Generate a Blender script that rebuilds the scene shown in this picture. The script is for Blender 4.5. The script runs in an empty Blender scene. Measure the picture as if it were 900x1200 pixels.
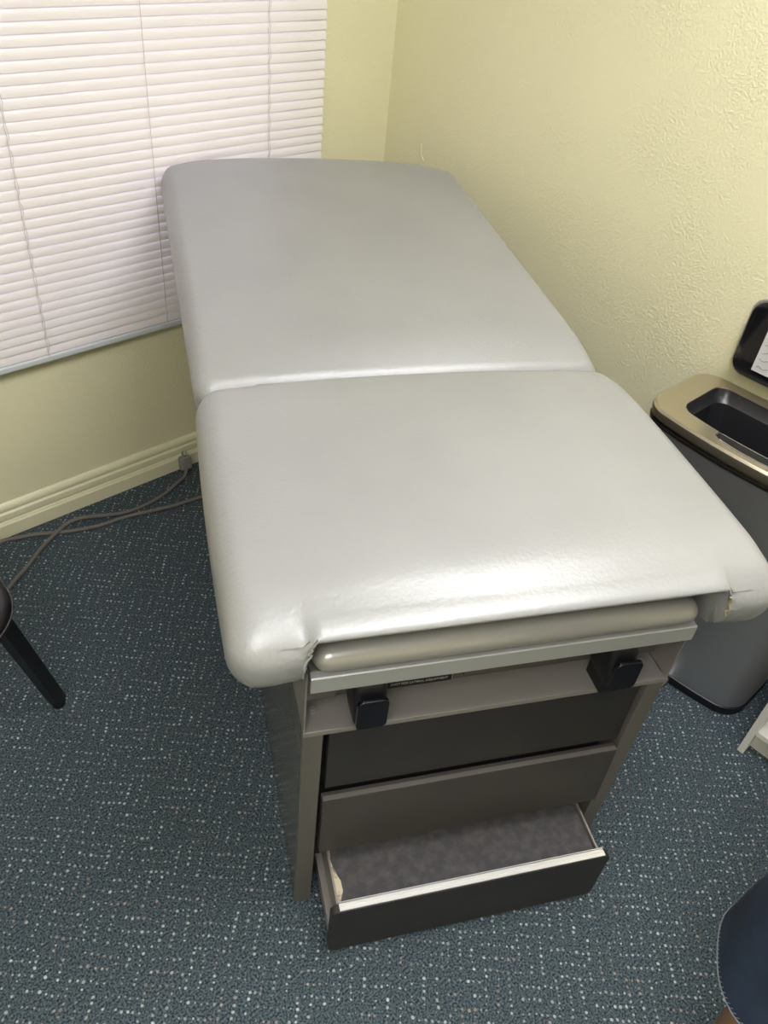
import bpy, bmesh, math, random
from mathutils import Vector, Matrix
random.seed(4)
S = bpy.context.scene
COL = S.collection
R = math.radians

# ------------------------------------------------------------------ camera
cam = bpy.data.cameras.new('camera')
cam_o = bpy.data.objects.new('camera', cam)
COL.objects.link(cam_o)
rot = Matrix(((0.7387789835994241, 0.37920275230032585, -0.5571453006529443),
              (-0.6672428470045261, 0.5278662145788183, -0.5254942841054733),
              (0.09482930197516248, 0.7599753497016116, 0.6429967895198364)))
cam_o.matrix_world = Matrix.Translation((-1.858, -1.946, 1.672)) @ rot.to_4x4()
cam.sensor_fit = 'VERTICAL'
cam.sensor_height = 36.0
cam.lens = 942.6 * 36.0 / 1200.0
cam.clip_start = 0.02
S.camera = cam_o

# ------------------------------------------------------------------ world, exposure, ceiling lamps
wd = bpy.data.worlds.new('world'); S.world = wd
wd.use_nodes = True
bgn = wd.node_tree.nodes['Background']
bgn.inputs[0].default_value = (0.88, 0.80, 1.0, 1)
bgn.inputs[1].default_value = 4.0
S.view_settings.view_transform = 'Standard'
S.view_settings.look = 'None'
S.view_settings.gamma = 1
S.view_settings.use_curve_mapping = False
S.view_settings.exposure = 0.0
LAMPS = [(-0.85, -1.80, 0), (-2.45, -2.25, 0)]     # positions of the ceiling panels
LAMP_E = [16.5, 17.5]
LAMP_COL = (1.0, 0.99, 1.0)

# ------------------------------------------------------------------ helpers
def mat(name, col, rough=0.5, metal=0.0, bump=None, **kw):
    m = bpy.data.materials.new(name); m.use_nodes = True
    nt = m.node_tree; b = nt.nodes['Principled BSDF']
    b.inputs['Base Color'].default_value = (*col, 1)
    b.inputs['Roughness'].default_value = rough
    b.inputs['Metallic'].default_value = metal
    for k, v in kw.items():
        b.inputs[k.replace('_', ' ')].default_value = v
    if bump:
        sc, st, dist = bump
        tc = nt.nodes.new('ShaderNodeTexCoord')
        n = nt.nodes.new('ShaderNodeTexNoise'); n.inputs['Scale'].default_value = sc
        n.inputs['Detail'].default_value = 4
        bp = nt.nodes.new('ShaderNodeBump'); bp.inputs['Strength'].default_value = st
        bp.inputs['Distance'].default_value = dist
        nt.links.new(tc.outputs['Object'], n.inputs['Vector'])
        nt.links.new(n.outputs['Fac'], bp.inputs['Height'])
        nt.links.new(bp.outputs['Normal'], b.inputs['Normal'])
    return m

def mottled(m, c2, scale, lo=0.4, hi=0.6, detail=3, stretch=None):
    """vary a material's own colour with noise"""
    nt = m.node_tree; b = nt.nodes['Principled BSDF']
    c1 = tuple(b.inputs['Base Color'].default_value)
    tc = nt.nodes.new('ShaderNodeTexCoord')
    n = nt.nodes.new('ShaderNodeTexNoise'); n.inputs['Scale'].default_value = scale
    n.inputs['Detail'].default_value = detail
    if stretch:
        mp = nt.nodes.new('ShaderNodeMapping'); mp.inputs['Scale'].default_value = stretch
        nt.links.new(tc.outputs['Object'], mp.inputs['Vector']); nt.links.new(mp.outputs[0], n.inputs['Vector'])
    else:
        nt.links.new(tc.outputs['Object'], n.inputs['Vector'])
    r = nt.nodes.new('ShaderNodeValToRGB')
    r.color_ramp.elements[0].position = lo; r.color_ramp.elements[0].color = c1
    r.color_ramp.elements[1].position = hi; r.color_ramp.elements[1].color = (*c2, 1)
    nt.links.new(n.outputs['Fac'], r.inputs['Fac'])
    nt.links.new(r.outputs['Color'], b.inputs['Base Color'])
    return m

def link(name, bm, m, parent=None, smooth=True, ang=35, bevel=0):
    me = bpy.data.meshes.new(name)
    bmesh.ops.recalc_face_normals(bm, faces=bm.faces[:])
    bm.to_mesh(me); bm.free()
    if isinstance(m, (list, tuple)):
        for x in m: me.materials.append(x)
    else: me.materials.append(m)
    o = bpy.data.objects.new(name, me); COL.objects.link(o)
    if smooth:
        for p in me.polygons: p.use_smooth = True
        try: me.set_sharp_from_angle(angle=R(ang))
        except Exception: pass
    if bevel:
        bv = o.modifiers.new('bevel', 'BEVEL'); bv.width = bevel; bv.segments = 2
        bv.limit_method = 'ANGLE'; bv.angle_limit = R(40)
    if parent: o.parent = parent
    return o

def tag(o, label, cat, group=None):
    o['label'] = label; o['category'] = cat
    if group: o['group'] = group
    return o

def thing(name, label, cat, loc=(0, 0, 0), rz=0, group=None):
    o = bpy.data.objects.new(name, None); COL.objects.link(o)
    o.location = loc; o.rotation_euler = (0, 0, rz); o.empty_display_size = .05
    return tag(o, label, cat, group)

def struct(o):
    o['kind'] = 'structure'; return o

def box(bm, x0, x1, y0, y1, z0, z1, mi=0, M=None):
    vs = [bm.verts.new((x, y, z)) for x in (x0, x1) for y in (y0, y1) for z in (z0, z1)]
    if M:
        for v in vs: v.co = M @ v.co
    for f in ((0, 1, 3, 2), (4, 6, 7, 5), (0, 4, 5, 1), (2, 3, 7, 6), (0, 2, 6, 4), (1, 5, 7, 3)):
        fc = bm.faces.new([vs[i] for i in f]); fc.material_index = mi
    return vs

def bx(*a, **k):
    bm = bmesh.new(); box(bm, *a, **k); return bm

def tube(bm, pts, r, n=10, cap=True, mi=0):
    pts = [Vector(p) for p in pts]; rings = []
    rr = r if isinstance(r, (list, tuple)) else [r] * len(pts)
    up = None
    for i, p in enumerate(pts):
        t = (pts[min(i + 1, len(pts) - 1)] - pts[max(i - 1, 0)]).normalized()
        if up is None:
            up = Vector((0, 0, 1)) if abs(t.z) < .9 else Vector((1, 0, 0))
        a = t.cross(up).normalized(); b = a.cross(t).normalized(); up = b
        rings.append([bm.verts.new(p + (a * math.cos(k * 2 * math.pi / n) + b * math.sin(k * 2 * math.pi / n)) * rr[i]) for k in range(n)])
    for A, B in zip(rings, rings[1:]):
        for k in range(n):
            f = bm.faces.new((A[k], A[(k + 1) % n], B[(k + 1) % n], B[k])); f.material_index = mi
    if cap:
        bm.faces.new(rings[0]); bm.faces.new(rings[-1])

def spline(P, m=8):
    """Catmull-Rom through points"""
    P = [Vector(p) for p in P]; out = []
    for i in range(len(P) - 1):
        a = P[max(i - 1, 0)]; b = P[i]; c = P[i + 1]; d = P[min(i + 2, len(P) - 1)]
        for k in range(m):
            t = k / m
            out.append(.5 * ((2 * b) + (c - a) * t + (2 * a - 5 * b + 4 * c - d) * t * t + (3 * b - a - 3 * c + d) * t ** 3))
    out.append(P[-1]); return out

def prism(bm, poly, axis, a0, a1, mi=0):
    """extrude polygon (2 coords) along axis"""
    def mk(p, a):
        if axis == 'x': return (a, p[0], p[1])
        if axis == 'y': return (p[0], a, p[1])
        return (p[0], p[1], a)
    A = [bm.verts.new(mk(p, a0)) for p in poly]; B = [bm.verts.new(mk(p, a1)) for p in poly]
    n = len(poly)
    for i in range(n):
        f = bm.faces.new((A[i], A[(i + 1) % n], B[(i + 1) % n], B[i])); f.material_index = mi
    for q in (A, B):
        f = bm.faces.new(q); f.material_index = mi

def rrect(x0, x1, y0, y1, r, n=6, bulge=0.0):
    """rounded rectangle outline, the x0 side bulged outwards"""
    out = []
    for cx, cy, a0 in ((x1 - r, y1 - r, 0), (x0 + r, y1 - r, 90), (x0 + r, y0 + r, 180), (x1 - r, y0 + r, 270)):
        for k in range(n + 1):
            a = R(a0 + 90 * k / n); out.append([cx + r * math.cos(a), cy + r * math.sin(a)])
        if a0 == 90:
            ya, yb = y1 - r, y0 + r
            for k in range(1, 12):
                out.append([x0, ya + (yb - ya) * k / 12])
    if bulge:
        ym, h = (y0 + y1) / 2, (y1 - y0) / 2; xm = (x0 + x1) / 2
        for p in out:
            w = max(0, (xm - p[0]) / (xm - x0)); t = (p[1] - ym) / h
            p[0] -= bulge * w * (1 - t * t)
    return out

def loft(bm, rings, cap0=True, cap1=True, mi=0, closed=False):
    V = [[bm.verts.new(p) for p in r] for r in rings]
    n = len(V[0]); pairs = list(zip(V, V[1:]))
    if closed: pairs.append((V[-1], V[0]))
    for A, B in pairs:
        for k in range(n):
            f = bm.faces.new((A[k], A[(k + 1) % n], B[(k + 1) % n], B[k])); f.material_index = mi
    if not closed:
        if cap0: bm.faces.new(V[0]).material_index = mi
        if cap1: bm.faces.new(V[-1]).material_index = mi
    return V

def rounded_block(bm, lo, hi, rxy, rz, nmid=(24, 24, 3), ne=7, fn=None, mi=0):
    """box with rounded edges as a dense grid; fn deforms each vertex"""
    lo = Vector(lo); hi = Vector(hi); c = (lo + hi) / 2; h = (hi - lo) / 2
    rad = (rxy, rxy, rz); ax = []
    for k in range(3):
        r = min(rad[k], h[k] - 1e-4); L = [-h[k] + r * (1 - math.cos(math.pi / 2 * i / ne)) for i in range(ne)]
        m = nmid[k]; mid = [-(h[k] - r) + 2 * (h[k] - r) * i / m for i in range(m + 1)]
        ax.append(L + mid + [-x for x in reversed(L)])
    rad = [min(rad[k], h[k] - 1e-4) for k in range(3)]
    cache = {}
    def V(i, j, k):
        key = (i, j, k)
        if key not in cache:
            p = Vector((ax[0][i], ax[1][j], ax[2][k]))
            core = Vector([max(-(h[q] - rad[q]), min(h[q] - rad[q], p[q])) for q in range(3)])
            off = Vector([(p[q] - core[q]) / rad[q] for q in range(3)])
            if off.length > 1e-9:
                off.normalize(); p = core + Vector([off[q] * rad[q] for q in range(3)])
            p = p + c
            if fn: p = Vector(fn(p, (p.x - c.x) / h.x, (p.y - c.y) / h.y, (p.z - c.z) / h.z))
            cache[key] = bm.verts.new(p)
        return cache[key]
    N = [len(a) - 1 for a in ax]
    def quad(a, b, c_, d):
        try: bm.faces.new((a, b, c_, d)).material_index = mi
        except ValueError: pass
    for i in range(N[0]):
        for j in range(N[1]):
            for k in (0, N[2]): quad(V(i, j, k), V(i + 1, j, k), V(i + 1, j + 1, k), V(i, j + 1, k))
    for i in range(N[0]):
        for k in range(N[2]):
            for j in (0, N[1]): quad(V(i, j, k), V(i + 1, j, k), V(i + 1, j, k + 1), V(i, j, k + 1))
    for j in range(N[1]):
        for k in range(N[2]):
            for i in (0, N[0]): quad(V(i, j, k), V(i, j + 1, k), V(i, j + 1, k + 1), V(i, j, k + 1))

def sstep(a, b, x):
    t = max(0, min(1, (x - a) / (b - a))); return t * t * (3 - 2 * t)

def text_mesh(name, body, size, m, parent, M, squeeze=1.0, depth=0.0003):
    cu = bpy.data.curves.new(name, 'FONT'); cu.body = body; cu.size = size; cu.extrude = depth
    cu.align_x = 'CENTER'; cu.align_y = 'CENTER'
    t = bpy.data.objects.new(name + '_tmp', cu); COL.objects.link(t)
    dg = bpy.context.evaluated_depsgraph_get(); dg.update()
    me = bpy.data.meshes.new_from_object(t.evaluated_get(dg))
    bpy.data.objects.remove(t); bpy.data.curves.remove(cu)
    me.name = name; me.materials.clear(); me.materials.append(m)
    me.transform(M @ Matrix.Scale(squeeze, 4, (1, 0, 0)))
    o = bpy.data.objects.new(name, me); COL.objects.link(o); o.parent = parent
    return o

# ------------------------------------------------------------------ materials
def wall_material():
    m = bpy.data.materials.new('textured_yellow_paint'); m.use_nodes = True
    nt = m.node_tree; b = nt.nodes['Principled BSDF']
    b.inputs['Roughness'].default_value = 0.42
    b.inputs['Base Color'].default_value = (0.80, 0.760, 0.515, 1)
    tc = nt.nodes.new('ShaderNodeTexCoord')
    n1 = nt.nodes.new('ShaderNodeTexNoise'); n1.inputs['Scale'].default_value = 155
    n1.inputs['Detail'].default_value = 3; n1.inputs['Distortion'].default_value = .25
    n2 = nt.nodes.new('ShaderNodeTexNoise'); n2.inputs['Scale'].default_value = 6
    n2.inputs['Detail'].default_value = 2
    mx = nt.nodes.new('ShaderNodeMath'); mx.operation = 'MULTIPLY'
    r = nt.nodes.new('ShaderNodeMapRange'); r.inputs['From Min'].default_value = .35; r.inputs['From Max'].default_value = .65
    r.inputs['To Min'].default_value = .35
    r2 = nt.nodes.new('ShaderNodeMapRange'); r2.inputs['From Min'].default_value = .42; r2.inputs['From Max'].default_value = .62
    bp = nt.nodes.new('ShaderNodeBump'); bp.inputs['Strength'].default_value = .40; bp.inputs['Distance'].default_value = .0026
    L = nt.links.new
    L(tc.outputs['Object'], n1.inputs['Vector']); L(tc.outputs['Object'], n2.inputs['Vector'])
    L(n2.outputs['Fac'], r.inputs['Value']); L(n1.outputs['Fac'], r2.inputs['Value'])
    L(r.outputs[0], mx.inputs[0]); L(r2.outputs[0], mx.inputs[1])
    L(mx.outputs[0], bp.inputs['Height']); L(bp.outputs['Normal'], b.inputs['Normal'])
    return m

def carpet_material():
    m = bpy.data.materials.new('teal_flecked_carpet'); m.use_nodes = True
    nt = m.node_tree; b = nt.nodes['Principled BSDF']; L = nt.links.new
    b.inputs['Roughness'].default_value = 0.95
    b.inputs['Specular IOR Level'].default_value = 0.1
    def mth(op, a, c=None, d=None):
        n = nt.nodes.new('ShaderNodeMath'); n.operation = op
        for i, v in enumerate((a, c, d)):
            if v is None: continue
            if isinstance(v, (int, float)): n.inputs[i].default_value = v
            else: L(v, n.inputs[i])
        return n.outputs[0]
    tc = nt.nodes.new('ShaderNodeTexCoord')
    warp = nt.nodes.new('ShaderNodeTexNoise'); warp.inputs['Scale'].default_value = 9
    L(tc.outputs['Object'], warp.inputs['Vector'])
    mp = nt.nodes.new('ShaderNodeMapping'); mp.inputs['Rotation'].default_value = (0, 0, R(44))
    mp.inputs['Scale'].default_value = (1 / .0118, 1 / .0118, 1)
    L(tc.outputs['Object'], mp.inputs['Vector'])
    sep = nt.nodes.new('ShaderNodeSeparateXYZ'); L(mp.outputs[0], sep.inputs[0])
    ws = nt.nodes.new('ShaderNodeSeparateXYZ'); L(warp.outputs['Color'], ws.inputs[0])
    u = mth('ADD', sep.outputs[0], mth('MULTIPLY', ws.outputs[0], 1.6))
    v = mth('ADD', sep.outputs[1], mth('MULTIPLY', ws.outputs[1], 1.6))
    iu, iv = mth('FLOOR', u), mth('FLOOR', v)
    K = 6.0
    blk = mth('ADD', mth('FLOOR', mth('DIVIDE', iu, K)), mth('FLOOR', mth('DIVIDE', iv, K)))
    odd = mth('FLOORED_MODULO', blk, 2.0)
    eu = mth('SUBTRACT', 1.0, mth('FLOORED_MODULO', iu, 2.0))
    ev = mth('SUBTRACT', 1.0, mth('FLOORED_MODULO', iv, 2.0))
    mask = mth('ADD', mth('MULTIPLY', odd, eu), mth('MULTIPLY', mth('SUBTRACT', 1.0, odd), ev))
    cv = nt.nodes.new('ShaderNodeCombineXYZ'); L(iu, cv.inputs[0]); L(iv, cv.inputs[1])
    wn = nt.nodes.new('ShaderNodeTexWhiteNoise'); wn.noise_dimensions = '2D'; L(cv.outputs[0], wn.inputs['Vector'])
    rs = nt.nodes.new('ShaderNodeSeparateColor'); L(wn.outputs['Color'], rs.inputs[0])
    fu = mth('SUBTRACT', mth('SUBTRACT', u, iu), mth('ADD', .35, mth('MULTIPLY', rs.outputs[0], .3)))
    fv = mth('SUBTRACT', mth('SUBTRACT', v, iv), mth('ADD', .35, mth('MULTIPLY', rs.outputs[1], .3)))
    dist = mth('SQRT', mth('ADD', mth('MULTIPLY', fu, fu), mth('MULTIPLY', fv, fv)))
    rd = mth('ADD', .10, mth('MULTIPLY', rs.outputs[2], .15))
    dot = nt.nodes.new('ShaderNodeMapRange'); dot.interpolation_type = 'SMOOTHSTEP'
    L(dist, dot.inputs['Value']); L(mth('ADD', rd, .08), dot.inputs['From Min']); L(mth('SUBTRACT', rd, .06), dot.inputs['From Max'])
    keep = mth('GREATER_THAN', wn.outputs['Value'], .10)
    big = nt.nodes.new('ShaderNodeTexNoise'); big.inputs['Scale'].default_value = 5; L(tc.outputs['Object'], big.inputs['Vector'])
    strn = mth('MULTIPLY', mth('ADD', .42, mth('MULTIPLY', mth('MULTIPLY', wn.outputs['Value'], wn.outputs['Value']), .58)), mth('MULTIPLY', mth('MULTIPLY', dot.outputs[0], mask), keep))
    # pile colour
    fine = nt.nodes.new('ShaderNodeTexNoise'); fine.inputs['Scale'].default_value = 250; fine.inputs['Detail'].default_value = 2
    L(tc.outputs['Object'], fine.inputs['Vector'])
    rp = nt.nodes.new('ShaderNodeValToRGB')
    rp.color_ramp.elements[0].position = .36; rp.color_ramp.elements[0].color = (0.018, 0.028, 0.036, 1)
    rp.color_ramp.elements[1].position = .70; rp.color_ramp.elements[1].color = (0.125, 0.160, 0.184, 1)
    L(fine.outputs['Fac'], rp.inputs['Fac'])
    fl = nt.nodes.new('ShaderNodeValToRGB')
    fl.color_ramp.elements[0].position = .45; fl.color_ramp.elements[0].color = (.50, .56, .58, 1)
    fl.color_ramp.elements[1].position = .62; fl.color_ramp.elements[1].color = (.36, .29, .26, 1)
    cn = nt.nodes.new('ShaderNodeTexNoise'); cn.inputs['Scale'].default_value = 14; L(tc.outputs['Object'], cn.inputs['Vector'])
    L(cn.outputs['Fac'], fl.inputs['Fac'])
    mix = nt.nodes.new('ShaderNodeMix'); mix.data_type = 'RGBA'
    L(strn, mix.inputs['Factor']); L(rp.outputs['Color'], mix.inputs['A']); L(fl.outputs['Color'], mix.inputs['B'])
    L(mix.outputs['Result'], b.inputs['Base Color'])
    bp = nt.nodes.new('ShaderNodeBump'); bp.inputs['Strength'].default_value = .7; bp.inputs['Distance'].default_value = .003
    L(fine.outputs['Fac'], bp.inputs['Height']); L(bp.outputs['Normal'], b.inputs['Normal'])
    return m

M_wall = wall_material()
M_carpet = carpet_material()
M_ceil = mat('ceiling_white', (.86, .855, .83), .9)
M_base = mat('baseboard_cream_paint', (.76, .73, .52), .35)
M_vinyl = mat('pearl_vinyl', (.322, .325, .325), .36, .10, bump=(150, .55, .0012), Coat_Weight=.12, Coat_Roughness=.22, Specular_IOR_Level=.45)
mottled(M_vinyl, (.300, .303, .304), 5, .35, .7)
M_pad = mat('leg_rest_vinyl', (.36, .35, .32), .28, .3, bump=(240, .1, .0006), Coat_Weight=.2, Coat_Roughness=.3)
M_taupe = mat('taupe_enamel', (.150, .138, .124), .38, .25)
M_side = mat('taupe_side_and_flange_shade', (.14, .132, .12), .16, .35)
M_plate = mat('light_taupe_enamel', (.27, .25, .232), .36, .3)
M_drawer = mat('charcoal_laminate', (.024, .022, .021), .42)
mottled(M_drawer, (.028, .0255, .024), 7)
M_drawer2 = mat('lighter_charcoal_laminate', (.046, .040, .037), .4)  # slightly lighter, browner charcoal for the lower drawer
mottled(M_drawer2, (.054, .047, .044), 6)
M_alu = mat('brushed_aluminium', (.42, .43, .42), .38, .35)
M_alu2 = mat('bright_aluminium', (.72, .71, .69), .42, .6)
M_black = mat('black_plastic', (.005, .005, .007), .42)
M_dark = mat('gap_shade_and_dark_board', (.02, .019, .018), .7)  # near-black that puts gap shade into colour; also colours the support boards
M_mat = mat('charcoal_rubber_mat', (.055, .052, .056), .85, bump=(300, .5, .001))
mottled(M_mat, (.085, .08, .082), 60, .4, .7)
M_torn = mat('worn_cream_edge', (.55, .49, .36), .8); mottled(M_torn, (.22, .18, .12), 70, .45, .6)
M_white = mat('white_laminate', (.74, .73, .70), .4)
M_slat = mat('blind_slat_vinyl', (.92, .875, .885), .38, Transmission_Weight=0.0)
nt = M_slat.node_tree
tr = nt.nodes.new('ShaderNodeBsdfTranslucent'); tr.inputs[0].default_value = (.9, .82, .88, 1)
mxs = nt.nodes.new('ShaderNodeMixShader'); mxs.inputs[0].default_value = .12
nt.links.new(nt.nodes['Principled BSDF'].outputs[0], mxs.inputs[1]); nt.links.new(tr.outputs[0], mxs.inputs[2])
nt.links.new(mxs.outputs[0], nt.nodes['Material Output'].inputs['Surface'])
M_rail = mat('blind_rail_paint', (.60, .63, .66), .35)
M_string = mat('blind_string', (.62, .57, .55), .8)
M_cord = mat('grey_cord_rubber', (.135, .125, .118), .55); 
M_plug = mat('grey_plug_plastic', (.22, .215, .21), .5)
M_steel = mat('dark_brushed_steel', (.50, .50, .52), .46, .88)
M_champ = mat('champagne_steel_rim', (.52, .47, .37), .33, .9)
M_liner = mat('black_liner', (.018, .018, .021), .3)
M_lidin = mat('lid_inner_gloss', (.008, .008, .010), .12)
M_paper = mat('white_sticker', (.62, .61, .62), .5)
M_ink = mat('grey_ink', (.20, .20, .21), .6)
M_denim = mat('dark_blue_denim', (.014, .026, .060), .9, bump=(500, .4, .001)); mottled(M_denim, (.024, .042, .088), 12, .35, .7)
M_thread = mat('pale_hem_thread', (.24, .26, .30), .9)
M_skin = mat('skin', (.36, .20, .13), .5)
M_shirt = mat('grey_cotton', (.16, .17, .18), .9)
M_hair = mat('dark_hair', (.02, .014, .01), .6)
M_chrome = mat('chrome', (.8, .8, .8), .12, 1)
M_glass = mat('window_glass', (.9, .95, .95), .03, Transmission_Weight=1.0, IOR=1.45)
M_frame = mat('window_frame_white', (.72, .72, .70), .4)
M_blk_vinyl = mat('black_seat_vinyl', (.006, .005, .006), .28, bump=(150, .1, .001))
M_blk_paint = mat('black_leg_paint', (.005, .005, .006), .35)
M_diff = bpy.data.materials.new('lamp_diffuser'); M_diff.use_nodes = True
def lamp_mat(e):
    m = bpy.data.materials.new('lamp_diffuser'); m.use_nodes = True
    b = m.node_tree.nodes['Principled BSDF']
    b.inputs['Base Color'].default_value = (.8, .8, .8, 1)
    b.inputs['Emission Color'].default_value = (*LAMP_COL, 1); b.inputs['Emission Strength'].default_value = e
    return m

# ------------------------------------------------------------------ the room
X0, Y0, ZC = -3.5, -3.6, 2.55          # far sides of the room behind the camera, ceiling height
struct(link('floor', bx(X0 - .1, .1, Y0 - .1, .1, -.1, 0), M_carpet, smooth=False))
struct(link('ceiling', bx(X0 - .1, .1, Y0 - .1, .1, ZC, ZC + .1), M_ceil, smooth=False))
struct(link('wall_right', bx(0, .12, Y0 - .1, .12, 0, ZC), M_wall, smooth=False))
WX0, WX1, WZ0, WZ1 = -1.80, -.345, .62, 2.05
bm = bmesh.new()
box(bm, X0 - .1, WX0, 0, .12, 0, ZC); box(bm, WX1, 0, 0, .12, 0, ZC)
box(bm, WX0, WX1, 0, .12, 0, WZ0); box(bm, WX0, WX1, 0, .12, WZ1, ZC)
struct(link('wall_back', bm, M_wall, smooth=False))
struct(link('wall_left', bx(X0 - .12, X0, Y0 - .1, .12, 0, ZC), M_wall, smooth=False))
struct(link('wall_front', bx(X0 - .1, .1, Y0 - .12, Y0, 0, ZC), M_wall, smooth=False))

bm = bmesh.new()
for a, b_, c, d_ in ((WX0, WX0 + .05, WZ0, WZ1), (WX1 - .05, WX1, WZ0, WZ1), (WX0 + .05, WX1 - .05, WZ0, WZ0 + .05),
                     (WX0 + .05, WX1 - .05, WZ1 - .05, WZ1), ((WX0 + WX1) / 2 - .02, (WX0 + WX1) / 2 + .02, WZ0 + .05, WZ1 - .05)):
    box(bm, a, b_, .05, .10, c, d_)
w1 = struct(link('window_1', bm, M_frame, smooth=False, bevel=.003))
link('glass_pane', bx(WX0 + .05, WX1 - .05, .072, .076, WZ0 + .05, WZ1 - .05), M_glass, w1, smooth=False)

def baseboard(name, axis, a0, a1, sgn, off):
    prof = [(0, 0), (.016, 0), (.016, .043), (.012, .048), (.012, .050), (.007, .053), (.007, .058), (.0125, .061),
            (.0125, .078), (.011, .080), (.006, .083), (.006, .088), (.011, .091), (.0115, .097), (.009, .104), (.004, .110), (.0, .112)]
    bm = bmesh.new()
    prism(bm, [(off + sgn * p, z) for p, z in prof], axis, a0, a1)
    return struct(link(name, bm, M_base, smooth=True, ang=25))
baseboard('baseboard_back', 'x', X0, -.001, -1, -.0005)
baseboard('baseboard_right', 'y', Y0, -.018, -1, -.0005)
baseboard('baseboard_left', 'y', Y0, -.018, 1, X0)
# small dents and a scratch in the right wall's plaster
# ------------------------------------------------------------------ ceiling lamps
for i, (x, y, rz) in enumerate(LAMPS):
    t = thing('ceiling_light', ['flat fluorescent ceiling panel over the exam table', 'flat fluorescent ceiling panel over the left side of the room'][i], 'ceiling light', (x, y, ZC - .002), rz)
    bm = bmesh.new()
    for a in ((-.62, -.60, -.32, .32), (.60, .62, -.32, .32), (-.60, .60, -.32, -.30), (-.60, .60, .30, .32)):
        box(bm, *a, -.03, 0)
    link('lamp_frame', bm, M_frame, t, smooth=False)
    link('diffuser', bx(-.60, .60, -.30, .30, -.022, -.012), lamp_mat(LAMP_E[i]), t, smooth=False)

# ------------------------------------------------------------------ window blind
BY = -.029; BX0, BX1 = -1.93, -.285
t = thing('window_blind', 'closed pinkish white horizontal mini blind hanging over the window on the back wall', 'window blind', ((BX0 + BX1) / 2, BY, .53))
def bl(name, bm, m, **k):
    o = link(name, bm, m, t, **k); o.data.transform(Matrix.Translation((-(BX0 + BX1) / 2, -BY, -.53))); return o
bm = bmesh.new(); pitch = .0236; z = .562; n = 0
while z < 2.12:
    # cross-section of one slat: lower edge out, upper edge tucked behind the slat above
    pts = []; W_ = .0300; th = R(70 + random.uniform(-1.2, 1.2))
    for k in range(7):
        s = (k / 6 - .5) * W_; cr = .0030 * (1 - (2 * k / 6 - 1) ** 2)
        # s>0 is the upper edge
        yy = s * math.cos(th) - cr * math.sin(th); zz = s * math.sin(th) + cr * math.cos(th)
        pts.append((BY + yy, z + zz))
    jx = random.uniform(-.0012, .0012)
    rows = [[bm.verts.new((x + jx, p[0], p[1])) for p in pts] for x in (BX0, BX1)]
    back = [[bm.verts.new((x + jx, p[0] + .0005, p[1] - .0004)) for p in pts] for x in (BX0, BX1)]
    for k in range(6):
        bm.faces.new((rows[0][k], rows[0][k + 1], rows[1][k + 1], rows[1][k]))
        bm.faces.new((back[0][k], back[0][k + 1], back[1][k + 1], back[1][k]))
    for k in (0, 6):
        bm.faces.new((rows[0][k], rows[1][k], back[1][k], back[0][k]))
    for e in (0, 1):
        for k in range(6): bm.faces.new((rows[e][k], rows[e][k + 1], back[e][k + 1], back[e][k]))
    z += pitch
bl('slats', bm, M_slat)
bm = bmesh.new()
prism(bm, [(p[0] + BY, p[1] + .5375) for p in rrect(-.012, .012, -.0085, .0085, .004, 4)], 'x', BX0 + .002, BX1 - .002)
bl('bottom_rail', bm, M_rail)
bl('head_rail', bx(BX0, BX1, BY - .02, BY + .022, 2.115, 2.15), M_rail, smooth=False, bevel=.003)
for lx in (-.478, -.830, -1.178, -1.62):
    bm = bmesh.new(); front = []; zz = .53; k = 0
    while zz < 2.11:
        front.append((lx + .0012 * math.sin(k * 1.9), BY - .0105 - .0012 * (k % 2), zz)); zz += pitch / 2; k += 1
    if lx != -.830:
        tube(bm, front, .0007, 5)
        # the second strand of the ladder and its loops
        tube(bm, [(p[0] + .0035 + .002 * math.sin(i * 1.3 + lx * 9), p[1] - .0005, p[2]) for i, p in enumerate(front)], .0006, 5)
    else:
        tube(bm, [(lx, BY - .013, .55), (lx - .002, BY - .013, 1.2), (lx, BY - .013, 2.11)], .0008, 5)
    bl('ladder_cord', bm, M_string)
for lx in (-.478, -1.178, -1.62):
    bm = bmesh.new(); tube(bm, [(lx, BY, .5285), (lx, BY, .526)], .006, 12)
    bl('rail_plug', bm, M_frame)

# ------------------------------------------------------------------ exam table
TA = R(28.10756)
TORG = Vector((-1.382, -1.383, 0))
T = thing('exam_table', 'medical examination table with pearl white vinyl cushions, taupe cabinet base and pulled-out step', 'examination table', TORG, -TA)
# local: x across, y towards the head, z up.   parts are built in local coordinates
def tp(name, bm, m, parent=None, **k): return link(name, bm, m, parent or T, **k)
W = .6466; HP = .5876; D = 1.12

# cabinet carcass: side panels, front posts, plate
bm = bmesh.new()
box(bm, 0, .004, .012, D, .003, .512)                       # left side skin below the slot
box(bm, W - .004, W, .012, D, .003, .512)
box(bm, 0, .004, .012, D, .532, HP); box(bm, W - .004, W, .012, D, .532, HP)
box(bm, .006, .010, .03, D - .03, .505, .54, mi=1); box(bm, W - .010, W - .006, .03, D - .03, .505, .54, mi=1)  # dark strips behind the slots, their shade put into the colour
box(bm, .004, W - .004, D - .004, D, .003, HP)              # back skin
cab = tp('cabinet_body', bm, [M_side, M_dark], smooth=False)
for s in (0, 1):
    bm = bmesh.new()
    xa, xb = (0, .033) if s == 0 else (W - .033, W)
    box(bm, xa, xb, 0, .012, .0, HP - .006)
    xi = xb if s == 0 else xa
    box(bm, min(xi, xi + (-.002 if s == 0 else .002)), max(xi, xi + (-.002 if s == 0 else .002)), .012, .05, 0.0, HP - .006)
    tp('front_post', bm, M_taupe, smooth=False, bevel=.0012)
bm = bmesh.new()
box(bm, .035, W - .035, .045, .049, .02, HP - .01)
tp('drawer_gap_shade', bm, M_dark, smooth=False)  # dark sheet standing in for the shade behind the drawers
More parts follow.
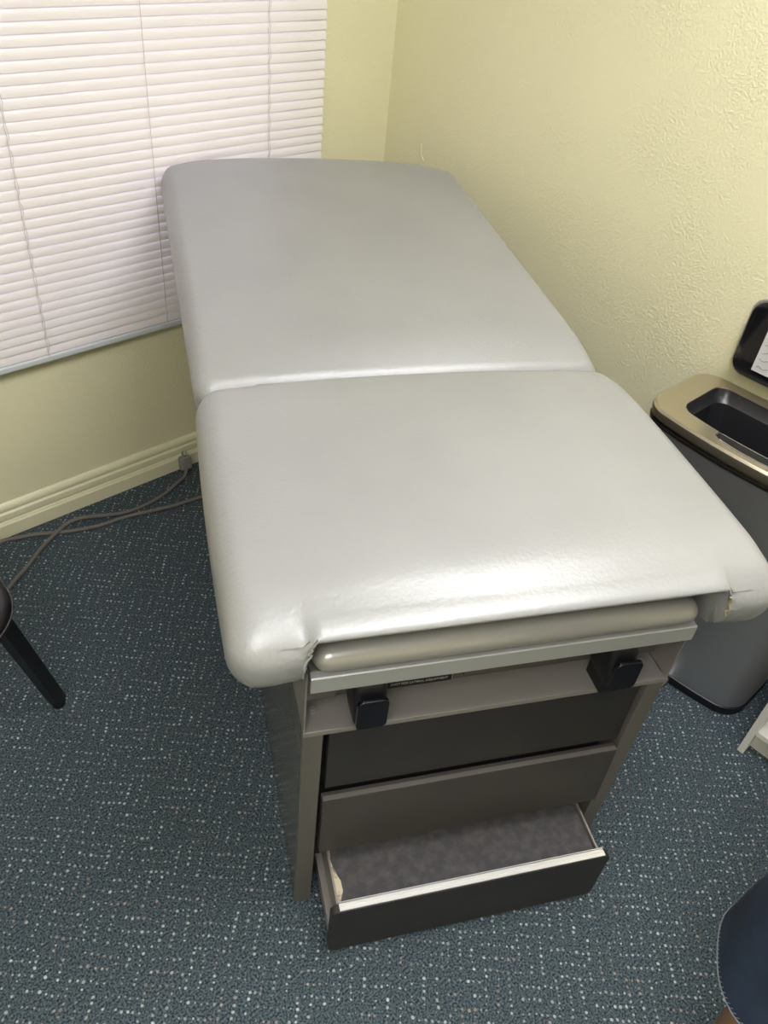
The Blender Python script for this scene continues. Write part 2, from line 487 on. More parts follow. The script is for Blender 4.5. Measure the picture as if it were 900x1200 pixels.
# plate with side upstands (one bent sheet)
bm = bmesh.new()
box(bm, 0, W, -.001, .30, HP - .004, HP)
box(bm, 0, W, -.001, .001, HP - .012, HP - .004)
box(bm, 0, .003, -.001, .30, HP, .735); box(bm, W - .003, W, -.001, .30, HP, .735)
tp('front_plate', bm, M_plate, smooth=False, bevel=.0006)
bm = bmesh.new()
box(bm, .003, W - .003, .062, .066, HP, .735)
box(bm, .003, .062, .050, .062, HP + .012, .735)
box(bm, W - .062, W - .003, .050, .062, HP + .012, .735)
box(bm, .285, .345, .058, .062, HP + .008, .735)
tp('rear_flange', bm, M_side, smooth=False, bevel=.0008)  # darker enamel here puts the recess shading into the flange colour
for sx in (.022, W - .03):
    bm = bmesh.new(); tube(bm, [(sx, .040, HP - .001), (sx, .040, HP + .004)], .006, 14)
    tube(bm, [(sx, .040, HP + .004), (sx, .040, HP + .0055)], .003, 10)
    tp('screw', bm, M_steel)
# warning label
bm = bmesh.new(); box(bm, .148, .262, .0560, .0572, .594, .611)
lb = tp('label_plate', bm, M_black, smooth=False)
box_bm = bmesh.new(); box(box_bm, .146, .264, .0572, .062, .592, .613)
tp('label_backing', box_bm, M_plate, smooth=False)
Mt = Matrix.Translation((.205, .0558, .6025)) @ Matrix.Rotation(R(90), 4, 'X')
text_mesh('label_text', '(NOT FOR LATERAL ADJUSTMENT', .0072, mat('label_white_ink', (.45, .45, .44), .6), lb, Mt, squeeze=.90)

# sliding tray under the leg rest with aluminium edge strip
bm = bmesh.new(); box(bm, .006, W - .018, -.012, .42, .738, .744)
tp('leg_rest_tray', bm, M_plate, smooth=False)
bm = bmesh.new()
prism(bm, [(-.024, .719), (-.021, .719), (-.019, .722), (-.019, .744), (-.010, .7475), (-.010, .751), (-.022, .751), (-.024, .7495)], 'x', .003, W - .016)
tp('edge_strip', bm, M_alu, smooth=False)
bm = bmesh.new()
def padfn(p, u, v, w):
    q = Vector(p)
    if w > 0: q.z += .006 * (1 - u ** 4) * (1 - v ** 4)
    return q
rounded_block(bm, (.006, -.028, .753), (W - .018, .44, .797), .026, .0215, (26, 10, 2), fn=padfn)
tp('leg_rest_pad', bm, M_pad, ang=80)

# drawers
def drawer_front(name, x0, x1, z0, z1, y0t, y0b, th=.018):
    bm = bmesh.new()
    vs = box(bm, x0, x1, 0, th, z0, z1)
    for v in vs: v.co.y += y0b + (y0t - y0b) * (v.co.z - z0) / (z1 - z0)
    return bm
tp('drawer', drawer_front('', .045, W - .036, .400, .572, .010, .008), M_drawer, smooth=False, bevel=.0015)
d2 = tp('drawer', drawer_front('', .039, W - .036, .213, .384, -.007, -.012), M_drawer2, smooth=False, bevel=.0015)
bm = bmesh.new(); box(bm, .041, W - .038, -.0065, .002, .384, .3862)
link('drawer_lip', bm, M_taupe, d2, smooth=False)

# pull-out step
ys = -.112
bm = bmesh.new()
out = rrect(.047, W - .038, .012, .176, .012, 5)
prism(bm, [(p[0], p[1]) for p in out], 'y', ys, ys + .016)
st = tp('step_drawer', bm, M_drawer, smooth=True, ang=30, bevel=.001)
bm = bmesh.new()
box(bm, .060, .064, ys + .016, .30, .06, .166); box(bm, W - .056, W - .052, ys + .016, .30, .06, .166)
box(bm, .064, W - .056, ys + .016, .30, .06, .066)
link('drawer_box', bm, M_plate, st, smooth=False)
bm = bmesh.new(); box(bm, .0475, .060, ys + .016, .30, .062, .095)
link('slide_rail', bm, M_plate, st, smooth=False); bm = bmesh.new()
box(bm, W - .052, W - .0415, ys + .016, .30, .062, .095)
link('slide_rail', bm, M_plate, st, smooth=False)
bm = bmesh.new(); box(bm, .066, W - .058, ys + .018, .29, .120, .160)
link('step_mat', bm, M_mat, st, smooth=False, bevel=.002)
bm = bmesh.new()
box(bm, .062, W - .050, ys + .002, ys + .017, .1765, .1785); box(bm, .062, W - .050, ys + .0085, ys + .010, .1785, .1800)
box(bm, .062, W - .050, ys + .0155, ys + .0185, .163, .1785)
link('step_trim', bm, M_alu2, st, smooth=False)
bm = bmesh.new()
pr = [(.0605, ys + .02)] + [(.0700 + .006 * math.sin(k * .55) + random.uniform(-.0012, .0012), ys + .024 + k * .0095) for k in range(13)] + [(.0605, ys + .145)]
prism(bm, pr, 'z', .1602, .1655)
link('torn_edge', bm, M_torn, st, smooth=False)

# black clamp knobs on the plate
for kx in (.096, .520):
    bm = bmesh.new()
    def kf(p, u, v, w):
        q = Vector(p)
        q.x = kx + (q.x - kx) * (1 - .16 * max(0, v)) + .0
        q.y += .010 * w * (1 if v < 0 else .3)
        return q
    rounded_block(bm, (kx - .026, -.030, HP + .0445 - .0), (kx + .026, .050, .7175), .012, .010, (4, 4, 3), 5, fn=kf)
    kb = tp('clamp_knob', bm, M_black, ang=80)
    bm = bmesh.new()
    prism(bm, [(p[0] + kx, p[1]) for p in rrect(-.024, .024, .634, .700, .010, 5)], 'y', -.0405, -.033)
    link('knob_face', bm, mat('knob_gloss', (.004, .004, .007), .15), kb, bevel=.001)
    bm = bmesh.new(); box(bm, kx - .012, kx + .012, -.010, .040, HP + .0002, HP + .048)
    link('knob_stem', bm, M_black, kb, smooth=False)
    if kx > .3:
        bm = bmesh.new(); tube(bm, [(kx - .0258, .005, .688), (kx - .0272, .005, .688)], .0035, 12)
        link('knob_rivet', bm, M_alu, kb)

# cushion support board and hinges
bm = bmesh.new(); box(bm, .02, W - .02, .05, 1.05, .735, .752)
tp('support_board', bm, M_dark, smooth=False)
bm = bmesh.new(); box(bm, .06, W - .06, .30, D - .02, HP, .735)
tp('support_box', bm, M_side, smooth=False)

# seat cushion
XL, XR = -.113, .748; XM = (XL + XR) / 2
NX0, NX1 = .001, W - .012
def seatfn(p, u, v, w):
    q = Vector(p)
    # crowned top
    if w > -.2:
        k = max(0, w)
        q.z += .024 * k * (1 - abs(u) ** 2.4) * (1 - (.2 if v > 0 else .9) * abs(v) ** 3)
        q.z -= .020 * k * (1 - sstep(-1.0, -.62, v)) ** 1.5
    # belly of the sides
    q.x += .006 * u * (1 - v * v)
    q.z -= .004 * max(0, w) * sstep(.45, 1.0, v)     # top falls a little to the crease
    q.x += .020 * -(sstep(.7, 1, v)) * (1 if u > 0 else 0) * abs(u)
    # cut-out for the leg rest: the front bottom is lifted between the two lobes
    a = sstep(NX0 - .012, NX0 + .002, q.x) * (1 - sstep(NX1 - .002, NX1 + .012, q.x))
    zc = .836
    if q.z < zc + .034 and a > 0:
        lo = .748
        f = (q.z - lo) / (zc + .034 - lo)
        q.z = q.z * (1 - a) + a * (zc + .034 * f)
        q.y += a * .012 * (1 - f) * (1 if v < -.8 else 0)
    # tucks in the lobe ends
    for nx, s in ((NX0, -1), (NX1, 1)):
        dd = (q.x - nx) * s
        if 0 <= dd < .05 and v < -.85 and q.z < .84:
            q.y += .007 * (1 - dd / .05) * (1 + .8 * math.sin(q.z * 420 + q.x * 160) * .35)
    return q
bm = bmesh.new()
rounded_block(bm, (XL, -.050, .748), (XR, .590, .872), .046, .060, (86, 22, 3), 9, fn=seatfn)
seat = tp('seat_cushion', bm, M_vinyl, ang=70)
# corner seams and fold piping on the lobes, laid on the cushion's skin
from mathutils.bvhtree import BVHTree
_b = bmesh.new(); _b.from_mesh(seat.data); bvh = BVHTree.FromBMesh(_b); _b.free()
def on_seat(P, r, lift, n=10):
    out = []
    for p in spline(P, n):
        c, nn, _, _ = bvh.find_nearest(p); out.append(c + nn * lift)
    bm = bmesh.new(); tube(bm, out, r, 7); return bm
link('corner_seam', on_seat([(XL + .014, -.044, .880), (XL + .012, -.045, .850), (XL + .012, -.045, .815), (XL + .020, -.045, .785), (XL + .03, -.040, .760)], .0011, .0002), M_vinyl, seat)
link('fold_piping', on_seat([(NX0 - .004, -.06, .838), (NX0 - .001, -.06, .815), (NX0 - .002, -.06, .79), (NX0 - .008, -.06, .770), (NX0 - .022, -.05, .750)], .0018, .0006), M_vinyl, seat)
M_yel = mat('yellowed_piping', (.36, .30, .17), .5)
link('fold_piping', on_seat([(NX1 + .006, -.06, .838), (NX1 + .004, -.06, .822), (NX1 - .001, -.06, .808), (NX1 + .001, -.06, .79), (NX1 + .004, -.06, .775), (NX1 + .012, -.06, .758)], .0019, .0006), M_yel, seat)

# back cushion, tilted up towards the head
TILT = R(7.5)
bw0, bw1 = XL, XR
def backfn(p, u, v, w):
    q = Vector(p)
    # plan shape : left edge flares out, right edge tapers in, head end slightly bowed
    vv = (v + 1) / 2
    xl = -.112 - .022 * vv; xr = .735 - .082 * vv
    q.x = xl + (xr - xl) * (u + 1) / 2
    if v > 0:
        q.y += .022 * sstep(.3, 1, v) * (1 - u * u) - .03 * sstep(.8, 1, v) * sstep(.7, 1, abs(u))
    if w > -.2:
        k = max(0, w); q.z += .018 * k * (1 - abs(u) ** 2.6) * (1 - .5 * abs(v) ** 4)
    # roll at the hinge
    q.z -= .026 * max(0, w) * (1 - sstep(-1.0, -.74, v)) * (1 - .3 * u * u)
    # rotate about the hinge line
    y = q.y - .585; zz = q.z - .800
    q.y = .585 + y * math.cos(TILT) - zz * math.sin(TILT); q.z = .800 + y * math.sin(TILT) + zz * math.cos(TILT)
    return q
bm = bmesh.new()
rounded_block(bm, (XL, .592, .757), (XR, 1.492, .872), .036, .057, (40, 40, 3), 9, fn=backfn)
back = tp('back_cushion', bm, M_vinyl, ang=70)
bm = bmesh.new()
Mb = Matrix.Translation((0, .585, .800)) @ Matrix.Rotation(TILT, 4, 'X')
box(bm, .05, W - .06, .03, .86, -.056, -.044, M=Mb)
tp('back_support', bm, M_dark, smooth=False)
for sx in (.10, W - .12):
    bm = bmesh.new(); tube(bm, [(sx, .95, .752), (sx, 1.12, .81)], .009, 10)
    tp('back_prop', bm, M_steel)
bm = bmesh.new()
box(bm, XL + .020, XL + .024, .560, .620, .792, .812); tube(bm, [(XL + .016, .592, .802), (XL + .028, .592, .802)], .006, 12)
tp('hinge', bm, M_alu, smooth=False)

# ------------------------------------------------------------------ power cord
cordA = [(-.815, -.055, .030), (-.821, -.062, .018), (-.835, -.070, .008), (-.867, -.082, .0062), (-.93, -.109, .0062), (-1.009, -.122, .0062), (-1.075, -.116, .0062), (-1.134, -.098, .013),
         (-1.19, -.079, .0185), (-1.231, -.078, .0185), (-1.277, -.094, .014), (-1.338, -.124, .0062), (-1.394, -.168, .0062), (-1.44, -.197, .0062), (-1.52, -.26, .0062),
         (-1.63, -.36, .0062), (-1.80, -.40, .0062), (-1.93, -.30, .0062), (-1.90, -.14, .0062), (-1.75, -.06, .0062), (-1.56, -.035, .0062),
         (-1.415, -.030, .0062), (-1.376, -.040, .0062), (-1.323, -.057, .0062), (-1.267, -.087, .0062), (-1.2, -.115, .0062), (-1.15, -.129, .0062), (-1.085, -.135, .0062), (-1.026, -.150, .0062),
         (-.949, -.171, .0062), (-.882, -.181, .0062), (-.833, -.192, .0062), (-.75, -.24, .0062), (-.70, -.33, .0062), (-.71, -.42, .03)]
pc = thing('power_cord', 'grey power cord looping along the carpet by the baseboard, its plug leaning on the baseboard', 'power cord', (-.815, -.04, 0))
def pcl(name, bm, m, parent=pc, **k):
    o = link(name, bm, m, parent, **k); o.data.transform(Matrix.Translation((.815, .04, 0))); return o
bm = bmesh.new(); tube(bm, spline(cordA, 6), .0058, 10); pcl('cord', bm, M_cord)
Mp = Matrix.Translation((-.8125, -.046, .044)) @ Matrix.Rotation(R(-14), 4, 'X') @ Matrix.Rotation(R(4), 4, 'Y')
bm = bmesh.new()
rounded_block(bm, (-.0195, -.012, -.022), (.0195, .012, .022), .006, .006, (3, 2, 3), 4)
box(bm, -.0165, .0165, -.0135, .0135, -.012, -.004); box(bm, -.0165, .0165, -.0135, .0135, .004, .010)
tube(bm, [(0, -.013, .0), (0, -.0155, .0)], .0045, 12)
tube(bm, [(0, 0, -.020), (0, -.001, -.030)], [.009, .007], 10)
bmesh.ops.transform(bm, matrix=Mp, verts=bm.verts)
pg = pcl('plug', bm, M_plug, ang=40)
bm = bmesh.new()
box(bm, -.0075, -.0060, -.0035, .0035, .022, .037, M=Mp); box(bm, .0060, .0075, -.0035, .0035, .022, .037, M=Mp)
tube(bm, [Mp @ Vector((0, .006, .022)), Mp @ Vector((0, .006, .038))], .0024, 8)
o = pcl('prongs', bm, M_alu, pg, smooth=False)

# ------------------------------------------------------------------ trash can
t = thing('trash_can', 'tall dark brushed steel trash can with its lid standing open against the yellow wall', 'trash can', (-.16, -1.50, 0))
def tc_(name, bm, m, parent=None, **k):
    o = link(name, bm, m, parent or t, **k); o.data.transform(Matrix.Translation((.16, 1.50, 0))); return o
def ring(x0, x1, y0, y1, r, z, bul): return [(p[0], p[1], z) for p in rrect(x0, x1, y0, y1, r, 8, bul)]
def sect(f, z, inset=0.0):
    """outer outline at height fraction f"""
    x0 = -.235 - .050 * f; y0 = -1.738 - .018 * f; y1 = -1.262 + .024 * f; x1 = -.022
    return ring(x0 + inset, x1 - inset, y0 + inset, y1 - inset, .055 - inset * .5, z, .028)
bm = bmesh.new(); loft(bm, [sect(0, 0, .004), sect(0, .004, 0), sect(.03, .028, 0), sect(.03, .030, .003)])
tc_('base_band', bm, M_black, ang=40)
bm = bmesh.new(); loft(bm, [sect(.03, .0302, .003), sect(.97, .694, .003), sect(.97, .694, .006)], cap0=True, cap1=False)
loft(bm, [sect(.97, .694, .006), sect(.9, .62, .008)], cap0=False, cap1=False)
tc_('can_body', bm, M_steel, ang=40)
bm = bmesh.new(); loft(bm, [sect(.97, .6942, .001), sect(.975, .700, 0), sect(.975, .7005, .008)], cap0=False, cap1=False)
tc_('trim_bead', bm, mat('dark_bead', (.07, .065, .06), .3, .8), ang=30)
bm = bmesh.new()
zt = .735
def hole(z, inset=0): return ring(-.238 + inset, -.060 - inset, -1.680 + inset, -1.305 - inset, .032, z, .020)
loft(bm, [sect(.97, .698, .012), sect(.97, .707, .012), sect(.98, .709, .002), sect(1, .722, .0), sect(1, .730, .001), sect(1, zt, .006), hole(zt), hole(zt - .004, .001), hole(zt - .02, .002)], cap0=False, cap1=False)
tc_('rim', bm, M_champ, ang=35)
bm = bmesh.new()
loft(bm, [hole(zt - .002, .0015), hole(zt - .020, .006), hole(zt - .030, .016), hole(.60, .022), hole(.12, .050)], cap0=False, cap1=True)
tc_('inner_bucket', bm, M_liner, ang=35)
# handle slot in the front of the rim with chrome lip
def slot(w0, z, off):
    out = []
    ya, yb = -1.415, -1.60
    for k in range(17):
        y = ya + (yb - ya) * k / 16; tt = (y + 1.5) / .25
        out.append((-.262 - .020 * (1 - tt * tt) + .006 + w0 + off, y, z))
    for k in range(17):
        y = yb + (ya - yb) * k / 16; tt = (y + 1.5) / .25
        e = math.sin(math.pi * min(1, max(0, (y - yb) / (ya - yb)))) ** .35
        out.append((-.262 - .020 * (1 - tt * tt) + .006 - w0 * e + off, y, z))
    return out
bm = bmesh.new(); loft(bm, [slot(.014, zt + .0002, 0), slot(.014, zt + .0012, 0)])
sl = tc_('handle_slot', bm, M_black, ang=30)
bm = bmesh.new(); pts = slot(.0150, zt + .001, 0); tube(bm, pts + [pts[0]], .0012, 6, cap=False)
tc_('slot_lip', bm, M_chrome, sl)
# the lid, standing upright on its hinge
def lidring(x, inset): return [(x, p[0] * 1.0, p[1]) for p in rrect(-1.690 + inset, -1.300 - inset, .772 + inset, .962 - inset, .034, 8)]
bm = bmesh.new(); loft(bm, [lidring(-.026, .010), lidring(-.030, .002), lidring(-.046, 0), lidring(-.050, .002)])
ld = tc_('lid', bm, M_steel, ang=40)
bm = bmesh.new(); loft(bm, [lidring(-.0502, .005), lidring(-.0535, .0055), lidring(-.0545, .007), lidring(-.0505, .016)])
tc_('lid_lining', bm, M_lidin, ld, ang=40)
bm = bmesh.new(); box(bm, -.0558, -.0548, -1.62, -1.356, .800, .925)
stc = tc_('lid_sticker', bm, M_paper, ld, smooth=False)
bm = bmesh.new()
for i in range(6):
    zz = .812 + i * .018
    pts = [(-.0560, -1.364 - k * .006, zz + .003 * math.sin(k * 1.7 + i * 2) + .002 * math.sin(k * .6)) for k in range(38)]
    tube(bm, pts, .0007, 4)
# sub-sub detail is kept in the sticker's own mesh
me2 = bpy.data.meshes.new('tmp'); bm.to_mesh(me2); bm.free()
b2 = bmesh.new(); b2.from_mesh(stc.data); n0 = len(b2.faces)
me2.transform(Matrix.Translation((.16, 1.50, 0))); b2.from_mesh(me2); b2.faces.ensure_lookup_table()
for f in b2.faces[n0:]: f.material_index = 1
b2.to_mesh(stc.data); b2.free(); stc.data.materials.append(M_ink); bpy.data.meshes.remove(me2)
bm = bmesh.new(); tube(bm, [(-.034, -1.66, .758), (-.034, -1.47, .758)], .012, 14)
box(bm, -.048, -.022, -1.60, -1.48, .736, .780)
tc_('lid_hinge', bm, M_black, ang=40)
bm = bmesh.new(); rounded_block(bm, (-.315, -1.56, .006), (-.250, -1.44, .020), .012, .006, (4, 4, 1), 4)
tc_('foot_pedal', bm, M_steel)

# ------------------------------------------------------------------ white shelf unit
t = thing('shelf_unit', 'white open shelf unit on the carpet beside the trash can at the right edge', 'shelf unit', (-.15, -2.10, 0))
def su(name, bm, m, **k):
    o = link(name, bm, m, t, **k); o.data.transform(Matrix.Translation((.15, 2.10, 0))); return o
su('side_panel', bx(-.301, -.02, -1.806, -1.790, 0, .78), M_white, smooth=False, bevel=.001)
su('side_panel', bx(-.301, -.02, -2.466, -2.450, 0, .78), M_white, smooth=False, bevel=.001)
for z in (.070, .32, .56):
    su('shelf', bx(-.292 if z < .1 else -.285, -.02, -2.45, -1.806, z, z + .016), M_white, smooth=False, bevel=.001)
su('plinth', bx(-.262, -.250, -2.45, -1.806, 0, .070), M_white, smooth=False)
su('top_board', bx(-.310, -.02, -2.476, -1.780, .78, .798), M_white, smooth=False, bevel=.002)
su('back_panel', bx(-.026, -.02, -2.45, -1.806, .086, .78), M_white, smooth=False)

# ------------------------------------------------------------------ black chair at the left
t = thing('black_chair', 'black vinyl chair with square splayed leg, cut off by the left edge', 'chair', (-1.82, -.57, 0))
def ch(name, bm, m, **k):
    o = link(name, bm, m, t, **k); o.data.transform(Matrix.Translation((1.80, .62, 0))); return o
bm = bmesh.new()
def sfn(p, u, v, w):
    q = Vector(p)
    if w > 0: q.z += .010 * (1 - u * u) * (1 - v * v)
    return q
rounded_block(bm, (-2.02, -.86, .425), (-1.560, -.40, .475), .13, .022, (8, 8, 2), 9, fn=sfn)
ch('seat', bm, M_blk_vinyl, ang=80)
bm = bmesh.new()
pts = [(p[0], p[1], .450) for p in rrect(-2.022, -1.558, -.862, -.398, .13, 12)]
tube(bm, pts + [pts[0], pts[1]], .0022, 6, cap=False)
ch('seat_piping', bm, mat('black_piping', (.03, .028, .03), .25))
def leg(top, foot, w=.017):
    bm = bmesh.new(); a = Vector(top); b = Vector(foot); d = (b - a).normalized()
    s = Vector((0, 0, 1)).cross(d).normalized(); s2 = d.cross(s)
    n = 2; rings = []
    for t_, ww in ((0, w), (1, w * .9)):
        c = a + (b - a) * t_
        rings.append([c + s * ww * i + s2 * ww * j for i, j in ((-1, -1), (1, -1), (1, 1), (-1, 1))])
    loft(bm, rings); return bm
for top, foot in (((-1.600, -.755, .43), (-1.512, -.698, .016)), ((-1.67, -.46, .43), (-1.60, -.36, .016)),
                  ((-1.91, -.46, .43), (-1.98, -.36, .016)), ((-1.91, -.78, .43), (-1.98, -.88, .016))):
    bm = leg(top, foot)
    lg = ch('leg', bm, M_blk_paint, smooth=False, bevel=.002)
    bm = bmesh.new(); f = Vector(foot)
    tube(bm, [(f.x, f.y, 0), (f.x, f.y, .018)], [.016, .0175], 16)
    o = link('foot_glide', bm, M_black, lg); o.data.transform(Matrix.Translation((1.80, .62, 0)))
bm = bmesh.new()
rounded_block(bm, (-2.10, -.82, .62), (-2.06, -.44, .86), .018, .05, (2, 8, 6), 5)
ch('backrest', bm, M_blk_vinyl, ang=80)
for yy in (-.76, -.50):
    bm = bmesh.new(); tube(bm, [(-1.98, yy, .43), (-2.04, yy, .46), (-2.08, yy, .55), (-2.085, yy, .70)], .011, 10)
    ch('back_post', bm, M_blk_paint)
bm = bmesh.new(); box(bm, -1.93, -1.66, -.80, -.45, .405, .426)
ch('seat_frame', bm, M_blk_paint, smooth=False)

# ------------------------------------------------------------------ standing person
PO = Vector((-1.03, -2.20, 0))
pr = thing('person', 'person standing in dark blue denim shorts with pale hem stitching at the lower right corner', 'person', PO)
def skin_body(name, verts, edges, radii, m, parent, sub=2):
    me = bpy.data.meshes.new('skeleton'); me.from_pydata([Vector(v) - PO for v in verts], edges, [])
    o = bpy.data.objects.new('skeleton', me); COL.objects.link(o)
    o.modifiers.new('skin', 'SKIN').use_smooth_shade = True
    for i, r in enumerate(radii):
        d = me.skin_vertices[0].data[i]; d.radius = (r, r) if not isinstance(r, tuple) else r; d.use_root = (i == 0)
    ss = o.modifiers.new('sub', 'SUBSURF'); ss.levels = sub; ss.render_levels = sub
    dg = bpy.context.evaluated_depsgraph_get(); dg.update()
    out = bpy.data.meshes.new_from_object(o.evaluated_get(dg)); out.name = name
    bpy.data.objects.remove(o); out.materials.clear(); out.materials.append(m)
    for p in out.polygons: p.use_smooth = True
    r = bpy.data.objects.new(name, out); COL.objects.link(r); r.parent = parent; return r
L1, L2 = -2.098, -2.315; CX = -1.030
V = [(-1.03, -2.20, .98)]; Ed = []; Rd = [.10]
for ly in (L1, L2):
    n = len(V)
    V += [(-1.04, ly + (.02 if ly < -2.2 else -.02), .90), (-1.045, ly, .70), (-1.04, ly, .54), (-1.03, ly, .36), (-1.025, ly, .10), (-1.09, ly, .055), (-1.23, ly, .030)]
    Rd += [.100, .080, .058, .056, .035, .038, .030]
    Ed += [(0, n)] + [(n + k, n + k + 1) for k in range(6)]
n = len(V)
V += [(-1.02, -2.20, 1.14), (-1.00, -2.20, 1.34), (-1.01, -2.20, 1.52), (-1.03, -2.20, 1.60), (-1.055, -2.20, 1.74)]
Rd += [.085, .10, .085, .056, .055]; Ed += [(0, n)] + [(n + k, n + k + 1) for k in range(4)]
sp = n + 2
HANDS = []
for e in (1, -1):
    n = len(V)
    V += [(-1.01, -2.20 + e * .20, 1.50), (-1.00, -2.20 + e * .25, 1.22), (-1.16, -2.20 + e * .13, 1.14), (-1.20, -2.20 + e * .07, 1.13)]
    Rd += [.060, .045, .034, .030]; Ed += [(sp, n), (n, n + 1), (n + 1, n + 2), (n + 2, n + 3)]
    HANDS.append((Vector((-1.20, -2.20 + e * .07, 1.13 + e * .012)), e))
body = skin_body('body', V, Ed, Rd, M_skin, pr)
HC = Vector((-1.075, -2.20, 1.79))
bm = bmesh.new(); bmesh.ops.create_uvsphere(bm, u_segments=32, v_segments=24, radius=1)
for v in bm.verts:
    x, y, z = v.co
    k = 1 - .22 * max(0, -z)
    nx = x * .104; ny = y * .080 * k; nz = z * .130
    if x < 0:                                       # nose, eye sockets and lips on the -x side
        nx += -.020 * math.exp(-((ny / .012) ** 2)) * math.exp(-(((nz + .012) / .020) ** 2))
        nx += .008 * (math.exp(-(((abs(ny) - .032) / .012) ** 2) - ((nz - .010) / .010) ** 2))
        nx += -.005 * math.exp(-((ny / .022) ** 2) - ((nz + .055) / .007) ** 2)
    v.co = Vector((nx, ny, nz)) + HC - PO
for e in (-1, 1):
    bmesh.ops.create_uvsphere(bm, u_segments=10, v_segments=8, radius=1, matrix=Matrix.Translation(Vector((.01, e * .081, -.005)) + HC - PO) @ Matrix.Diagonal((.018, .008, .033, 1)))
link('head', bm, M_skin, body, ang=80)
M_eye = mat('eye', (.12, .08, .05), .1)
for e in (-1, 1):
    bm = bmesh.new(); bmesh.ops.create_uvsphere(bm, u_segments=12, v_segments=8, radius=.010, matrix=Matrix.Translation(Vector((-.083, e * .030, .010)) + HC - PO))
    link('eye', bm, M_eye, body)
bm = bmesh.new(); bmesh.ops.create_uvsphere(bm, u_segments=32, v_segments=20, radius=1)
for v in bm.verts:
    x, y, z = v.co
    v.co = Vector((x * .112 + .008, y * .090, max(z, -.55 + 1.15 * sstep(.25, -.75, x)) * .140 + .006)) + HC - PO
link('hair', bm, M_hair, pr, ang=80)
for base, e in HANDS:                               # hands folded in front of the belly
    skin_body('palm', [tuple(base), tuple(base + Vector((-.02, -e * .045, -.002)))], [(0, 1)], [(.022, .015), (.034, .014)], M_skin, body)
    for dz, ln in ((.030, .060), (.010, .074), (-.011, .070), (-.030, .054)):
        a = base + Vector((-.022, -e * .055, dz))
        skin_body('finger', [tuple(a), tuple(a + Vector((-.004, -e * ln * .45, 0))), tuple(a + Vector((.006, -e * ln * .8, 0))), tuple(a + Vector((.016, -e * ln, 0)))], [(0, 1), (1, 2), (2, 3)], [.0095, .009, .008, .007], M_skin, body)
    a = base + Vector((-.012, -e * .020, .028))
    skin_body('thumb', [tuple(a), tuple(a + Vector((-.012, -e * .020, .026))), tuple(a + Vector((-.018, -e * .042, .040)))], [(0, 1), (1, 2)], [.012, .010, .008], M_skin, body)
def oval(z, hy, hx, cx=-1.015, n=40):
    return [Vector((cx + hx * math.cos(2 * math.pi * k / n), -2.20 + hy * math.sin(2 * math.pi * k / n), z + .012 * abs(math.sin(2 * math.pi * k / n)) * -(1 if z > 1.45 else 0))) - PO for k in range(n)]
bm = bmesh.new()
loft(bm, [oval(.925, .190, .138, -1.03), oval(1.02, .182, .135, -1.03), oval(1.12, .172, .128), oval(1.24, .178, .130), oval(1.36, .190, .132), oval(1.45, .200, .122), oval(1.52, .190, .105), oval(1.57, .140, .090), oval(1.60, .095, .078, -1.02), oval(1.605, .076, .070, -1.025), oval(1.59, .072, .066, -1.025)], cap0=False, cap1=False)
for e in (1, -1):
    tube(bm, [Vector(p) - PO for p in spline([(-1.01, -2.20 + e * .10, 1.50), (-1.01, -2.20 + e * .19, 1.49), (-1.005, -2.20 + e * .235, 1.40), (-1.00, -2.20 + e * .245, 1.27)], 5)], [.070] * 5 + [.072] * 5 + [.068] * 5 + [.066], 20, cap=False)
link('shirt', bm, M_shirt, pr, ang=80)
bm = bmesh.new()
loft(bm, [oval(1.00, .170, .125, -1.03), oval(.98, .192, .140, -1.03), oval(.92, .205, .146, -1.035), oval(.85, .215, .138, -1.035), oval(.80, .150, .100, -1.035)], cap0=True, cap1=True)
link('shorts_waist', bm, M_denim, pr, ang=80)
N = 48
def shorts_rings(ly, ph):
    rings = []
    for i in range(19):
        t = i / 18; z = .96 - .490 * t
        r = .122 - .012 * math.sin(math.pi * min(1, t * 1.3)) * .5 + .004 * t ** 4
        y = ly + (-2.20 - ly) * .25 * (1 - t) ** 2
        row = []
        for k in range(N):
            a = 2 * math.pi * k / N
            f = 1 + .035 * math.sin(2 * a + 4 * t + ph) * t + .030 * math.sin(5 * a - 6 * t + ph) * t + .018 * math.sin(14 * t + 2 * a + ph)
            row.append(Vector((CX + .005 * t + r * 1.0 * f * math.cos(a), y + r * .96 * f * math.sin(a), z + .004 * math.sin(3 * a + ph) * t)) - PO)
        rings.append(row)
    return rings
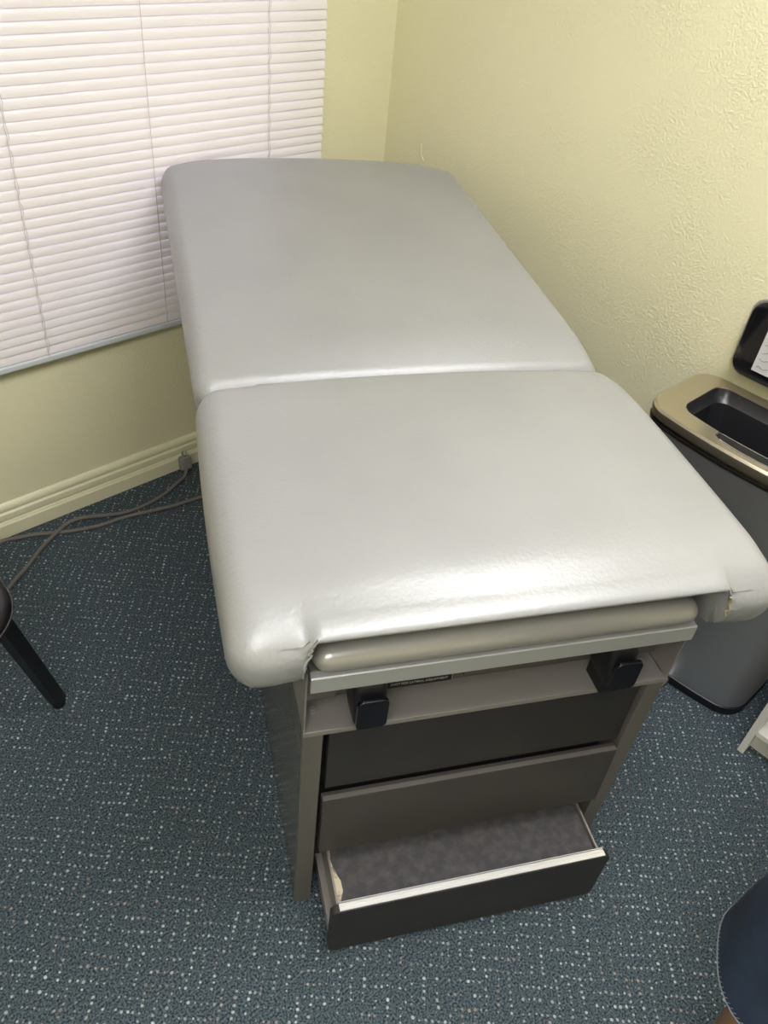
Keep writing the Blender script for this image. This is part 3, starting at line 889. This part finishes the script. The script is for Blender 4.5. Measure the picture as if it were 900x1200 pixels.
for ly, ph in ((L1, .6), (L2, 2.4)):
    rg = shorts_rings(ly, ph)
    bm = bmesh.new(); loft(bm, rg, cap0=True, cap1=False)
    A = [p.copy() for p in rg[-1]]; c = sum(A, Vector()) / len(A)
    inn = [[p + (c - p).normalized() * .004 + Vector((0, 0, dz)) for p in A] for dz in (0, .05)]
    loft(bm, [A, inn[0], inn[1]], cap0=False, cap1=False)
    # rolled hem edge
    lg = link('shorts_leg', bm, M_denim, pr, ang=80)
    bm = bmesh.new(); n = 120
    for k in range(n):                                # short slanted overlock stitches along the hem
        f = k / n * N; i0 = int(f); p = A[i0].lerp(A[(i0 + 1) % N], f - i0); o_ = (p - c); o_.z = 0; o_.normalize()
        f2 = (f + .30) % N; i2 = int(f2); p2 = A[i2].lerp(A[(i2 + 1) % N], f2 - i2)
        tube(bm, [p + o_ * .0008, p2 + o_ * .0012 + Vector((0, 0, .009))], .0006, 4)
    rr = [p + ((p - c).normalized()) * .0006 for p in A]
    tube(bm, rr + [rr[0]], .0010, 5, cap=False)
    link('hem_stitching', bm, M_thread, lg)
for ly in (L1, L2):
    bm = bmesh.new()
    rounded_block(bm, (-1.27, ly - .050, .001), (-.985, ly + .050, .088), .045, .03, (8, 3, 2), 6, fn=lambda p, u, v, w: Vector((p.x, p.y, p.z + .03 * max(0, w) * u)))
    bmesh.ops.translate(bm, verts=bm.verts, vec=-PO)
    link('shoe', bm, M_black, pr, ang=80)

# ------------------------------------------------------------------ small nicks in the wall paint
def nick(wall, pts, r):
    bm = bmesh.new(); tube(bm, pts, r, 6)
    o = link('paint_nick', bm, M_base, bpy.data.objects[wall]); return o

nick('wall_right', [(-.0005, -.159, .967), (-.0012, -.160, .950), (-.0012, -.164, .935), (-.0005, -.176, .922)], .0016)
nick('wall_right', [(-.0003, -.574, 1.028), (-.0006, -.569, 1.012), (-.0003, -.566, .992)], .0009)
nick('wall_back', [(-1.139, -.0003, .468), (-1.133, -.0008, .458), (-1.130, -.0003, .451)], .0010)
